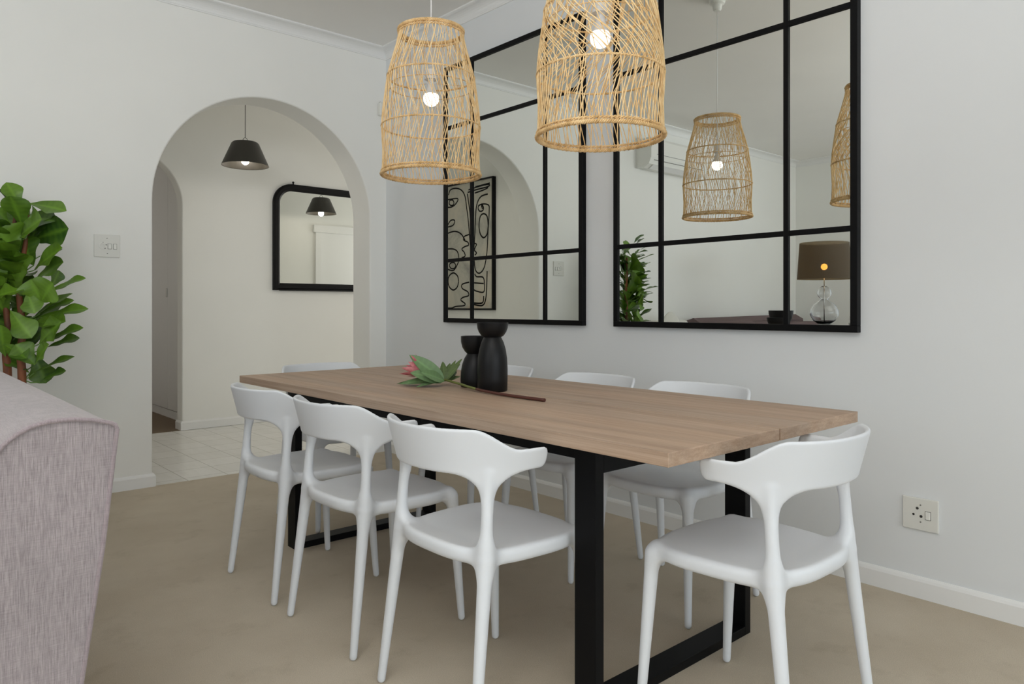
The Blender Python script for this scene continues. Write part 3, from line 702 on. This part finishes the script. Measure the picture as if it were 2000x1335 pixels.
# ------------------------------------------------------------------ leaves
def leaf(bm, base, tip, width, nrm, shape='fig', curl=0.12, fold=0.25, wav=0.06, tintv=0.0, nl=15, nw=8, rnd=random, droop=0.0):
    """leaf blade between base and tip; nrm ~ upper side; vein attribute written per vertex"""
    vl = bm.verts.layers.float_color.get('vein') or bm.verts.layers.float_color.new('vein')
    b0, t0 = Vector(base), Vector(tip); ax = (t0 - b0); Ln = ax.length; ax.normalize()
    nn = Vector(nrm); nn = (nn - ax * nn.dot(ax)).normalized(); sd = ax.cross(nn); ph = rnd.uniform(0, 6.28); rows = []
    for i in range(nl + 1):
        u = i / nl
        if shape == 'fig':
            w0 = math.sin(PI * min(1.0, u) ** 1.45) ** 0.62 if 0 < u < 1 else 0.0
            wd = w0 * (0.62 + 0.38 * min(1.0, u / 0.62)) * (0.90 + 0.12 * math.sin(u * 9 + 1.0))
        else: wd = (math.sin(PI * u ** 0.85)) ** 0.75 if 0 < u < 1 else 0.0
        wd = max(wd, 0.015) * width / 2
        row = []
        for j in range(-nw // 2, nw // 2 + 1):
            s = j / (nw / 2)
            z = fold * wd * abs(s) ** 1.3 - curl * Ln * (u - 0.0) ** 2 + curl * Ln * u + wav * wd * math.sin(u * 11 + ph + (0.9 if s > 0 else 0)) * abs(s) ** 2
            z -= droop * Ln * u * u
            p = b0 + ax * (u * Ln) + sd * (s * wd) + nn * z
            v = bm.verts.new(p)
            rib = 1.0 if j == 0 else (0.28 if (i % 2 == 0 and abs(s) < 0.9) else 0.0)
            v[vl] = (rib * 0.35, tintv, 0, 1); row.append(v)
        rows.append(row)
    for a, b in zip(rows, rows[1:]):
        for k in range(len(a) - 1):
            f = bm.faces.new((a[k], a[k + 1], b[k + 1], b[k])); f.smooth = True

def pxpt(px, py, depth):
    """a point in the room on the sight line used when surveying the plant, at a given distance"""
    a = (px - 1000) / 1422.7; b = (600.2 - py) / 1422.7
    return Vector(((math.sin(YAW) + a * math.cos(YAW)) * depth, (math.cos(YAW) - a * math.sin(YAW)) * depth, CAMZ + b * depth))

# ------------------------------------------------------------------ fiddle-leaf fig
FC = Vector((0.545, 4.30, 0))
fig = empty('potted_fig_tree', (FC.x, FC.y, 0)); tag(fig, 'leafy green fiddle-leaf fig with reddish trunks in the corner behind the sofa', 'plant')
def floc(p): return Vector(p) - FC
stems = []
for (x0, z_, seedv) in ((15, 1, 1), (43, 2, 2), (-22, 3, 3)):
    d = 3.58; P = [pxpt(x0 + (6 if x0 == 43 else 0), 900, d)]
    P = [pxpt(x0, 740, d), pxpt(x0 - 3, 690, d), pxpt(x0 + 1, 640, d), pxpt(x0 - 6, 560, d), pxpt(x0 + 6, 480, d), pxpt(x0 + (16 if x0 > 0 else 12), 420, d)]
    P = [Vector((P[0].x, P[0].y, 0.25))] + P; c_ = [floc(p) for p in catmull(P, 5)]
    bm = bmesh.new(); tube(bm, c_, [0.020 - 0.012 * (i / (len(c_) - 1)) ** 1.5 for i in range(len(c_))], 10); o = obj('trunk', bm, M_trunk, fig); stems.append([p + FC for p in c_])
bm = bmesh.new(); tube(bm, [floc(p) for p in catmull([pxpt(38, 425, 3.6), pxpt(22, 398, 3.6), pxpt(5, 376, 3.6), pxpt(-22, 352, 3.58)], 5)], 0.006, 7); obj('branch', bm, mat('green_branch', (0.035, 0.06, 0.02), 0.6), fig)
rnd = random.Random(21)
bm = bmesh.new()
VD = Vector((math.sin(YAW), math.cos(YAW), 0)); RT = Vector((math.cos(YAW), -math.sin(YAW), 0)); UP = Vector((0, 0, 1))
# outline leaves: base px, tip px, depth offset at base/tip, width, tint, normal(right, toward viewer, up)
OUT = [
 ((42, 408), (12, 356), 0, -.03, .085, .6, (.7, .6, .3)), ((50, 398), (2, 372), .02, .0, .03, .1, (0, .3, 1)), ((56, 397), (130, 412), 0, -.04, .075, .55, (.1, .9, .6)),
 ((40, 425), (108, 432), 0.05, 0, .10, .1, (0, .8, .6)), ((60, 470), (134, 446), .03, .05, .15, .0, (.2, .9, .4)),
 ((38, 462), (82, 428), -.05, -.12, .16, .6, (-.1, .9, .5)), ((36, 490), (-8, 448), -.06, -.15, .17, .8, (.3, .9, .4)), ((66, 518), (38, 462), .0, -.02, .14, .3, (0, 1, .3)),
 ((66, 528), (122, 484), -.05, -.10, .12, .5, (.1, .8, .7)), ((70, 545), (124, 512), -.02, -.08, .10, .4, (.1, .8, .6)), ((78, 500), (122, 487), .05, .08, .05, .1, (0, .5, 1)),
 ((45, 545), (20, 488), -.05, -.12, .16, .35, (0, 1, .4)), ((100, 560), (116, 528), .06, .1, .06, .1, (.8, .6, 0)),
 ((82, 590), (60, 545), -.1, -.14, .12, .65, (.1, 1, .2)), ((88, 575), (168, 543), -.02, .0, .075, .35, (.0, .6, 1)), ((80, 590), (104, 552), -.10, -.15, .13, .75, (.2, 1, .3)),
 ((66, 618), (142, 573), .0, .03, .07, .3, (0, .5, 1)), ((78, 612), (145, 586), .02, .05, .06, .4, (.0, .7, .9)), ((70, 622), (173, 603), .0, .05, .075, .5, (.1, .7, 1)),
 ((60, 632), (128, 628), -.03, -.06, .10, .3, (0, .7, .8)), ((76, 672), (163, 640), -.02, .0, .08, .45, (0, .6, 1)), ((76, 672), (120, 628), -.06, -.1, .12, .45, (0, .9, .5)),
 ((92, 678), (156, 660), .0, .04, .075, .4, (0, .6, 1)), ((68, 712), (30, 672), -.08, -.12, .10, .5, (.2, .8, .7)), ((68, 712), (96, 672), -.08, -.12, .09, .6, (0, .8, .7)),
 ((66, 728), (146, 696), .0, .02, .06, .35, (0, .5, 1)), ((78, 746), (129, 724), .0, .02, .075, .05, (0, .5, 1)), ((58, 728), (8, 702), .0, -.02, .06, .2, (0, .5, 1)),
 ((20, 606), (62, 660), -.12, -.12, .10, .0, (.6, .8, .2)), ((6, 672), (52, 700), -.1, -.12, .08, .15, (.2, .6, .8)), ((48, 566), (-6, 578), -.15, -.2, .12, .8, (0, .6, 1)),
 ((54, 570), (68, 612), -.12, -.14, .08, .4, (.5, .9, .2)), ((10, 560), (-30, 520), -.1, -.16, .15, .4, (.2, 1, .4)), ((14, 620), (-16, 566), 0, -.1, .10, .0, (.4, .8, .2)),
 ((66, 690), (90, 748), .05, .08, .10, .0, (.5, .8, .1)),
]
for b0, t0, db, dt, wd, tint, nv in OUT:
    D = 3.60; B = pxpt(*b0, D + db); Tt = pxpt(*t0, D + dt); nrm = RT * nv[0] - VD * nv[1] + UP * nv[2]
    leaf(bm, floc(B), floc(Tt), wd * 1.25, nrm, 'fig', 0.10, 0.22, 0.14, tint, rnd=rnd)
for i in range(104):
    st = stems[i % 3]; t = 0.34 + 0.62 * (i / 104); base = st[min(len(st) - 1, int(t * (len(st) - 1)))] + Vector((rnd.uniform(-.02, .02), rnd.uniform(-.02, .02), rnd.uniform(-.03, .03)))
    base = Vector(base); base.z = 0.80 + 0.66 * (i / 104)
    a = rnd.uniform(0, 2 * PI); ln = rnd.uniform(0.13, 0.20) * (0.95 if base.z < 1.4 else 0.8)
    dr = Vector((math.cos(a), math.sin(a), rnd.uniform(0.15, 0.7))).normalized()
    if dr.dot(RT) > 0.35: dr = (dr - RT * 1.0 * dr.dot(RT)).normalized()
    if dr.y > 0.2: dr.y *= 0.4
    tip = base + dr * (ln + 0.05); bs = base + dr * 0.03
    if base.z < 1.05 and dr.dot(-VD) > 0.2: continue
    leaf(bm, floc(bs), floc(tip), rnd.uniform(0.11, 0.17), Vector((0, 0, 1)) + dr * -0.3 - VD * 0.4, 'fig', 0.10, 0.2, 0.12, rnd.uniform(0, 0.6), rnd=rnd)
# the side of the crown seen in the near mirror (towards the left of the room)
for i in range(30):
    z = 0.72 + 0.98 * i / 30; base = FC + Vector((-0.10 + rnd.uniform(-.04, .04), rnd.uniform(-.05, .05), z))
    a = PI + rnd.uniform(-1.1, 0.9); up_ = rnd.uniform(0.15, 0.75); dr = Vector((math.cos(a), math.sin(a), up_)).normalized(); ln = rnd.uniform(0.15, 0.23)
    if z > 1.5: ln *= 0.7
    leaf(bm, floc(base), floc(base + dr * ln), rnd.uniform(0.08, 0.13), Vector((0, 0, 1)) - dr * 0.2, 'fig', 0.10, 0.2, 0.12, rnd.uniform(0, 0.5), rnd=rnd)
for b0, t0, db, dt, wd, tint, nv in OUT:                       # leaf stalks
    B = pxpt(*b0, 3.60 + db); s_ = min((p for st in stems for p in st), key=lambda p: (p - B).length + 0.5 * max(0, p.z - B.z + 0.02))
    tube(bm, [floc(s_), floc((s_ + B) / 2 + Vector((0, 0, -0.01))), floc(B)], 0.0028, 5, mi=1)
obj('foliage', bm, [M_leaf, mat('leaf_stalk_green', (0.12, 0.24, 0.05), 0.5)], fig, recalc=False)
bm = bmesh.new(); lathe(bm, [(0, 0), (0.13, 0), (0.17, 0.30), (0.165, 0.32), (0.15, 0.30), (0.0, 0.27)], 40); obj('pot', bm, mat('grey_basket', (0.12, 0.12, 0.12), 0.8), fig, True, 40)

# ------------------------------------------------------------------ protea stem on the table
pr_o = Vector((1.80, 2.20, 0.75)); pr = empty('protea_flower', tuple(pr_o)); tag(pr, 'single cut pink protea with green leaves lying on the table before the vases', 'flower')
def tz(px, py, z): 
    a = (px - 1000) / 1422.7; b = (600.2 - py) / 1422.7; dd = (z - CAMZ) / b
    return Vector(((math.sin(YAW) + a * math.cos(YAW)) * dd, (math.cos(YAW) - a * math.sin(YAW)) * dd, z)) - pr_o
P = catmull([tz(1064, 781, 0.756), tz(1010, 774, 0.757), tz(960, 766, 0.758), tz(925, 758, 0.762), tz(897, 749, 0.768), tz(868, 741, 0.776)], 6)
cut = int(len(P) * 0.55)
bm = bmesh.new(); tube(bm, P[:cut + 1], [0.0062 - 0.0012 * i / cut for i in range(cut + 1)], 8, ); obj('stem', bm, M_stem, pr)
bm = bmesh.new(); tube(bm, P[cut:], [0.0050 for _ in P[cut:]], 8); q_ = obj('stem', bm, M_stemg, pr); q_['label'] = 'green upper stem'
BB = P[-1]                        # base of the flower head
ppm = 488.0
def off(dx, dy, dd=0.0): return BB + RT * (dx / ppm) + UP * (-dy / ppm) + VD * dd      # offsets in photo pixels at that distance
bm = bmesh.new(); axis = (off(-70, -30) - BB).normalized()
rp = random.Random(5)
for ringi, (cnt, ln, wd, spread) in enumerate(((11, .178, .036, .34), (9, .160, .032, .22), (6, .14, .024, .10))):
    for k in range(cnt):
        a = 2 * PI * (k + 0.4 * ringi) / cnt; s1 = axis.cross(UP).normalized(); s2 = axis.cross(s1)
        dirr = (axis + (s1 * math.cos(a) + s2 * math.sin(a)) * spread).normalized()
        tp = BB + dirr * ln * rp.uniform(.85, 1.05)
        if tp.z < 0.012: tp.z = 0.012 + rp.uniform(0, .005)
        leaf(bm, BB + dirr * 0.02, tp, wd, (s1 * math.cos(a) + s2 * math.sin(a)), 'oval', -0.10, -0.3, 0.02, 0, 8, 4, rnd=rp)
obj('bloom', bm, M_petal, pr, recalc=False)
bm = bmesh.new()
for tp, wd, tint, nv in (((-68, -50, -.03), .062, .55, (.2, .9, .5)), ((-64, -16, -.06), .060, .8, (0, .8, .6)), ((-42, -18, -.08), .050, 1.0, (.1, .8, .6)), ((-88, 8, -.02), .052, .25, (0, .5, 1)), ((-52, 12, -.07), .034, .4, (0, .3, 1))):
    leaf(bm, off(0, 2, -.005), off(*tp), wd, RT * nv[0] - VD * nv[1] + UP * nv[2], 'oval', 0.12, 0.18, 0.02, tint, rnd=rp)
for v in bm.verts:
    if v.co.z < 0.003: v.co.z = 0.003
obj('leaf_cluster', bm, M_pleaf, pr, recalc=False)
bm = bmesh.new()
for tp, wd, tint in (((-6, -34, .06), .030, .3), ((8, -30, .08), .026, .2), ((24, -22, .05), .034, .9), ((30, -30, .04), .030, .5), ((16, -8, .04), .032, .7), ((30, -4, .05), .028, .2), ((-90, 14, .05), .028, .4), ((20, -36, .07), .022, .1), ((34, -40, .06), .024, .0), ((22, -14, .06), .040, .5), ((-98, 10, .03), .034, .1)):
    leaf(bm, off(0, 4, .005), off(*tp), wd, UP - VD * .6, 'oval', 0.14, 0.2, 0.05, tint, rnd=rp)
for v in bm.verts:
    if v.co.z < 0.003: v.co.z = 0.003
q_ = obj('leaf_cluster', bm, M_pleaf2, pr, recalc=False); q_['label'] = 'darker green leaves behind the bloom'

# ------------------------------------------------------------------ sofa in the foreground
sf = empty('sofa', (-0.1, 2.5, 0)); tag(sf, 'mauve-grey fabric sofa with piped seams cropped at the lower left', 'sofa')
def sl_(x, y, z): return Vector((x + 0.1, y - 2.5, z))
Y0, Y1 = 1.536, 3.55
def back_profile(off=0.0, n=14):
    # outer (table side) edge leaning out to the top, flat top, roll down to the seat side
    pts = [(0.262, 0.06), (0.275, 0.20), (0.300, 0.37), (0.336, 0.62), (0.356, 0.80), (0.3605, 0.838), (0.357, 0.8475)]
    pts += [(0.350, 0.8515), (0.320, 0.8600), (0.285, 0.8650), (0.250, 0.8645), (0.222, 0.858), (0.200, 0.846), (0.180, 0.829), (0.163, 0.805), (0.150, 0.770), (0.142, 0.72), (0.135, 0.60), (0.12, 0.42), (0.10, 0.06)]
    return pts
pr2 = back_profile()
bm = bmesh.new(); rings = []
ys = [Y0, Y0 + 0.004] + [Y0 + 0.1 * k for k in range(1, 20)] + [Y1 - 0.004, Y1]
cx_, cz_ = 0.25, 0.5
for yi, y in enumerate(ys):
    k_ = 0.994 if yi in (0, len(ys) - 1) else 1.0
    rings.append([bm.verts.new(sl_(cx_ + (x - cx_) * k_, y, cz_ + (z - cz_) * k_)) for x, z in pr2])
for a, b in zip(rings, rings[1:]):
    for i in range(len(a)): j = (i + 1) % len(a); bm.faces.new((a[i], a[j], b[j], b[i]))
bm.faces.new(rings[0]); bm.faces.new(rings[-1])
obj('backrest', bm, M_sofa, sf, True, 40)
for y in (Y0 - 0.001, Y1 + 0.001):
    bm = bmesh.new(); tube(bm, [sl_(x, y, z) for x, z in catmull2(pr2)] if False else [sl_(x * 1.0, y, z) for x, z in pr2], 0.0042, 8); obj('piping', bm, M_sofa_p, sf)
# arms, seat base, cushions, feet
for a, b in ((Y0 + 0.012, Y0 + 0.20), (Y1 - 0.20, Y1 - 0.012)):
    bm = bmesh.new(); prism(bm, [(-0.62, 0.06), (0.115, 0.06), (0.128, 0.60), (-0.60, 0.58), (-0.64, 0.54)], 'y', a, b)
    bmesh.ops.translate(bm, verts=bm.verts, vec=(0.1, -2.5, 0)); o = obj('armrest', bm, M_sofa, sf); md = o.modifiers.new('soft', 'BEVEL'); md.width = 0.03; md.segments = 4
bm = bmesh.new(); bx(bm, sl_(-0.60, Y0 + 0.20, 0.06), sl_(0.12, Y1 - 0.20, 0.30)); obj('seat_base', bm, M_sofa, sf)
for k in range(2):
    w2 = (Y1 - Y0 - 0.42) / 2; a = Y0 + 0.205 + k * (w2 + 0.004)
    bm = bmesh.new(); bx(bm, sl_(-0.64, a, 0.30), sl_(0.12, a + w2, 0.45), 0.035, 4); obj('seat_cushion', bm, M_sofa, sf, True)
for x in (-0.55, 0.20):
    for y in (Y0 + 0.08, Y1 - 0.08):
        bm = bmesh.new(); lathe(bm, [(0, 0), (0.016, 0), (0.024, 0.062), (0, 0.062)], 16, tuple(sl_(x, y, 0))); obj('foot', bm, M_blackwood, sf)

# ------------------------------------------------------------------ far side of the living area (seen in the near mirror)
ac = empty('air_conditioner', (-0.56, YW, 2.475)); tag(ac, 'white split air conditioner high on the wall, seen reflected in the near mirror', 'air conditioner')
bm = bmesh.new(); prism(bm, [(0, 0.01), (-0.10, 0.0), (-0.165, 0.035), (-0.195, 0.10), (-0.20, 0.27), (-0.185, 0.295), (0, 0.30)], 'x', -0.49, 0.49); obj('housing', bm, M_white, ac)
bm = bmesh.new(); prism(bm, [(-0.11, 0.001), (-0.166, 0.032), (-0.172, 0.030), (-0.115, -0.006)], 'x', -0.42, 0.42); obj('louvre', bm, M_trim, ac)
box('louvre_gap', (-0.43, -0.187, 0.072), (0.43, -0.180, 0.078), mat_gap, ac)
box('panel_seam', (-0.40, -0.2012, 0.13), (0.40, -0.198, 0.134), mat('grey_seam', (0.3, 0.3, 0.3), 0.6), ac)

s2 = empty('sofa', (-2.03, 4.22, 0)); tag(s2, 'dark plum sofa along the far wall, its back seen low in the near mirror', 'sofa')
bm = bmesh.new(); prism(bm, [(-0.42, 0.05), (0.44, 0.05), (0.44, 0.93), (0.36, 0.955), (0.26, 0.90), (0.20, 0.42), (-0.42, 0.42)], 'x', -1.15, 1.12); o = obj('body', bm, M_sofa2, s2)
for v in o.data.vertices:
    if v.co.z > 0.85: v.co.z += 0.030 * (1 if v.co.x < 0 else 0.0)
for x in (-1.30, 1.12):
    bm = bmesh.new(); bx(bm, (x, -0.43, 0.03), (x + 0.15, 0.44, 0.62), 0.03, 3); obj('armrest', bm, M_sofa2, s2)
for k in range(3):
    bm = bmesh.new(); bx(bm, (-1.14 + k * 0.755, 0.02, 0.421), (-1.14 + k * 0.755 + 0.75, 0.24, 0.90 + 0.01 * k), 0.05, 4); obj('back_cushion', bm, M_sofa2, s2, True)

ch2 = empty('armchair', (-0.36, 4.18, 0)); tag(ch2, 'white upholstered armchair with peaked back cushion, just showing in the near mirror', 'armchair')
bm = bmesh.new(); bx(bm, (-0.30, -0.36, 0.10), (0.30, 0.36, 0.42), 0.03, 3); obj('seat', bm, M_linen, ch2)
bm = bmesh.new(); bx(bm, (-0.30, 0.26, 0.42), (0.30, 0.44, 0.94), 0.05, 4); obj('backrest', bm, M_linen, ch2, True)
bm = bmesh.new()
bmesh.ops.create_uvsphere(bm, u_segments=32, v_segments=16, radius=1)
for v in bm.verts:
    x, y, z = v.co; sx = math.copysign(abs(x) ** 0.55, x); sz = math.copysign(abs(z) ** 0.6, z); v.co = (sx * 0.17, y * 0.06 * (1 - 0.4 * max(abs(sx), abs(sz))), sz * 0.17)
bmesh.ops.rotate(bm, verts=bm.verts, cent=(0, 0, 0), matrix=Matrix.Rotation(math.radians(38), 3, 'Y')); bmesh.ops.rotate(bm, verts=bm.verts, cent=(0, 0, 0), matrix=Matrix.Rotation(math.radians(-10), 3, 'X'))
bmesh.ops.translate(bm, verts=bm.verts, vec=(0.08, 0.215, 0.835)); obj('cushion', bm, M_linen, ch2, True)
for x in (-0.25, 0.25):
    for y in (-0.3, 0.38):
        bm = bmesh.new(); lathe(bm, [(0, 0), (0.015, 0), (0.02, 0.11), (0, 0.11)], 12, (x, y, 0)); obj('leg', bm, M_blackwood, ch2)

cs = empty('console_table', (-1.09, 3.36, 0)); tag(cs, 'dark console table carrying the glass lamp, below the reflected view in the mirror', 'console table')
box('top', (-0.24, -0.50, 0.86), (0.24, 0.40, 0.89), M_blackwood, cs)
for x in (-0.22, 0.18):
    for y in (-0.48, 0.34): box('leg', (x, y, 0), (x + 0.04, y + 0.04, 0.86), M_blackwood, cs)
bw = empty('bowl', (-1.04, 3.64, 0.89)); tag(bw, 'round black bowl on the console, seen in the near mirror', 'bowl')
bm = bmesh.new(); lathe(bm, [(0, 0), (0.045, 0), (0.080, 0.025), (0.104, 0.07), (0.116, 0.12), (0.118, 0.150), (0.113, 0.150), (0.10, 0.075), (0.07, 0.03), (0.0, 0.012)], 40); obj('shell', bm, M_vase, bw, True, 50)

tl2 = empty('table_lamp', (-1.10, 3.23, 0.89)); tag(tl2, 'glass table lamp with dark translucent drum shade, seen reflected in the near mirror', 'table lamp')
M_glass = mat('clear_glass', (1, 1, 1), 0.02, 0.5, Transmission_Weight=1.0, IOR=1.45)
bm = bmesh.new(); lathe(bm, [(0, 0), (0.09, 0), (0.09, 0.012), (0.05, 0.018), (0.10, 0.055), (0.128, 0.105), (0.128, 0.15), (0.10, 0.205), (0.045, 0.25), (0.030, 0.262), (0.055, 0.285), (0.066, 0.315), (0.058, 0.35), (0.035, 0.375), (0.020, 0.385),
                               (0.017, 0.385), (0.032, 0.373), (0.054, 0.348), (0.062, 0.315), (0.052, 0.288), (0.026, 0.262), (0.042, 0.246), (0.097, 0.203), (0.1245, 0.149), (0.1245, 0.106), (0.097, 0.058), (0.045, 0.021), (0, 0.02)], 48); obj('glass_base', bm, M_glass, tl2, True)
bm = bmesh.new(); tube(bm, [(0, 0, 0.02), (0, 0, 0.47)], 0.005, 8); obj('rod', bm, M_brass, tl2)
M_drum = mat('smoky_fabric_shade', (0.10, 0.088, 0.068), 0.8, 0.2)
n, l, b = nt(M_drum); tr = n.new('ShaderNodeBsdfTransparent'); tr.inputs[0].default_value = (0.75, 0.55, 0.32, 1); mx = n.new('ShaderNodeMixShader'); mx.inputs[0].default_value = 0.30
l.new(b.outputs[0], mx.inputs[1]); l.new(tr.outputs[0], mx.inputs[2]); l.new(mx.outputs[0], n['Material Output'].inputs[0])
bm = bmesh.new(); lathe(bm, [(0.245, 0.45), (0.222, 0.80)], 56); obj('lamp_shade', bm, M_drum, tl2, True)
b2 = bmesh.new(); lathe(b2, [(0, -0.03)] + [(0.03 * math.cos(math.radians(a)), 0.03 * math.sin(math.radians(a))) for a in range(-75, 76, 15)] + [(0, 0.03)], 20, (0, 0, 0.57)); obj('bulb', b2, M_bulb3, tl2, True)
fv = empty('flower_vase', (-1.20, 3.00, 0.89))
tag(fv, 'low vase of white flowers standing on the console', 'vase')
bm = bmesh.new(); lathe(bm, [(0, 0), (0.03, 0), (0.04, 0.03), (0.028, 0.05), (0, 0.05)], 24); obj('vase_body', bm, M_white, fv, True, 40)
bm = bmesh.new(); rq = random.Random(2)
for k in range(12):
    a = rq.uniform(0, 6.28); e = rq.uniform(0.2, 1.3); dr = Vector((math.cos(a) * math.cos(e), math.sin(a) * math.cos(e), math.sin(e)))
    leaf(bm, Vector((0, 0, 0.05)), Vector((0, 0, 0.05)) + dr * 0.07, 0.03, Vector((0, 0, 1)) - dr * 0.3, 'oval', 0.1, 0.3, 0.05, 0, 6, 4, rnd=rq)
obj('flowers', bm, M_linen, fv, recalc=False)
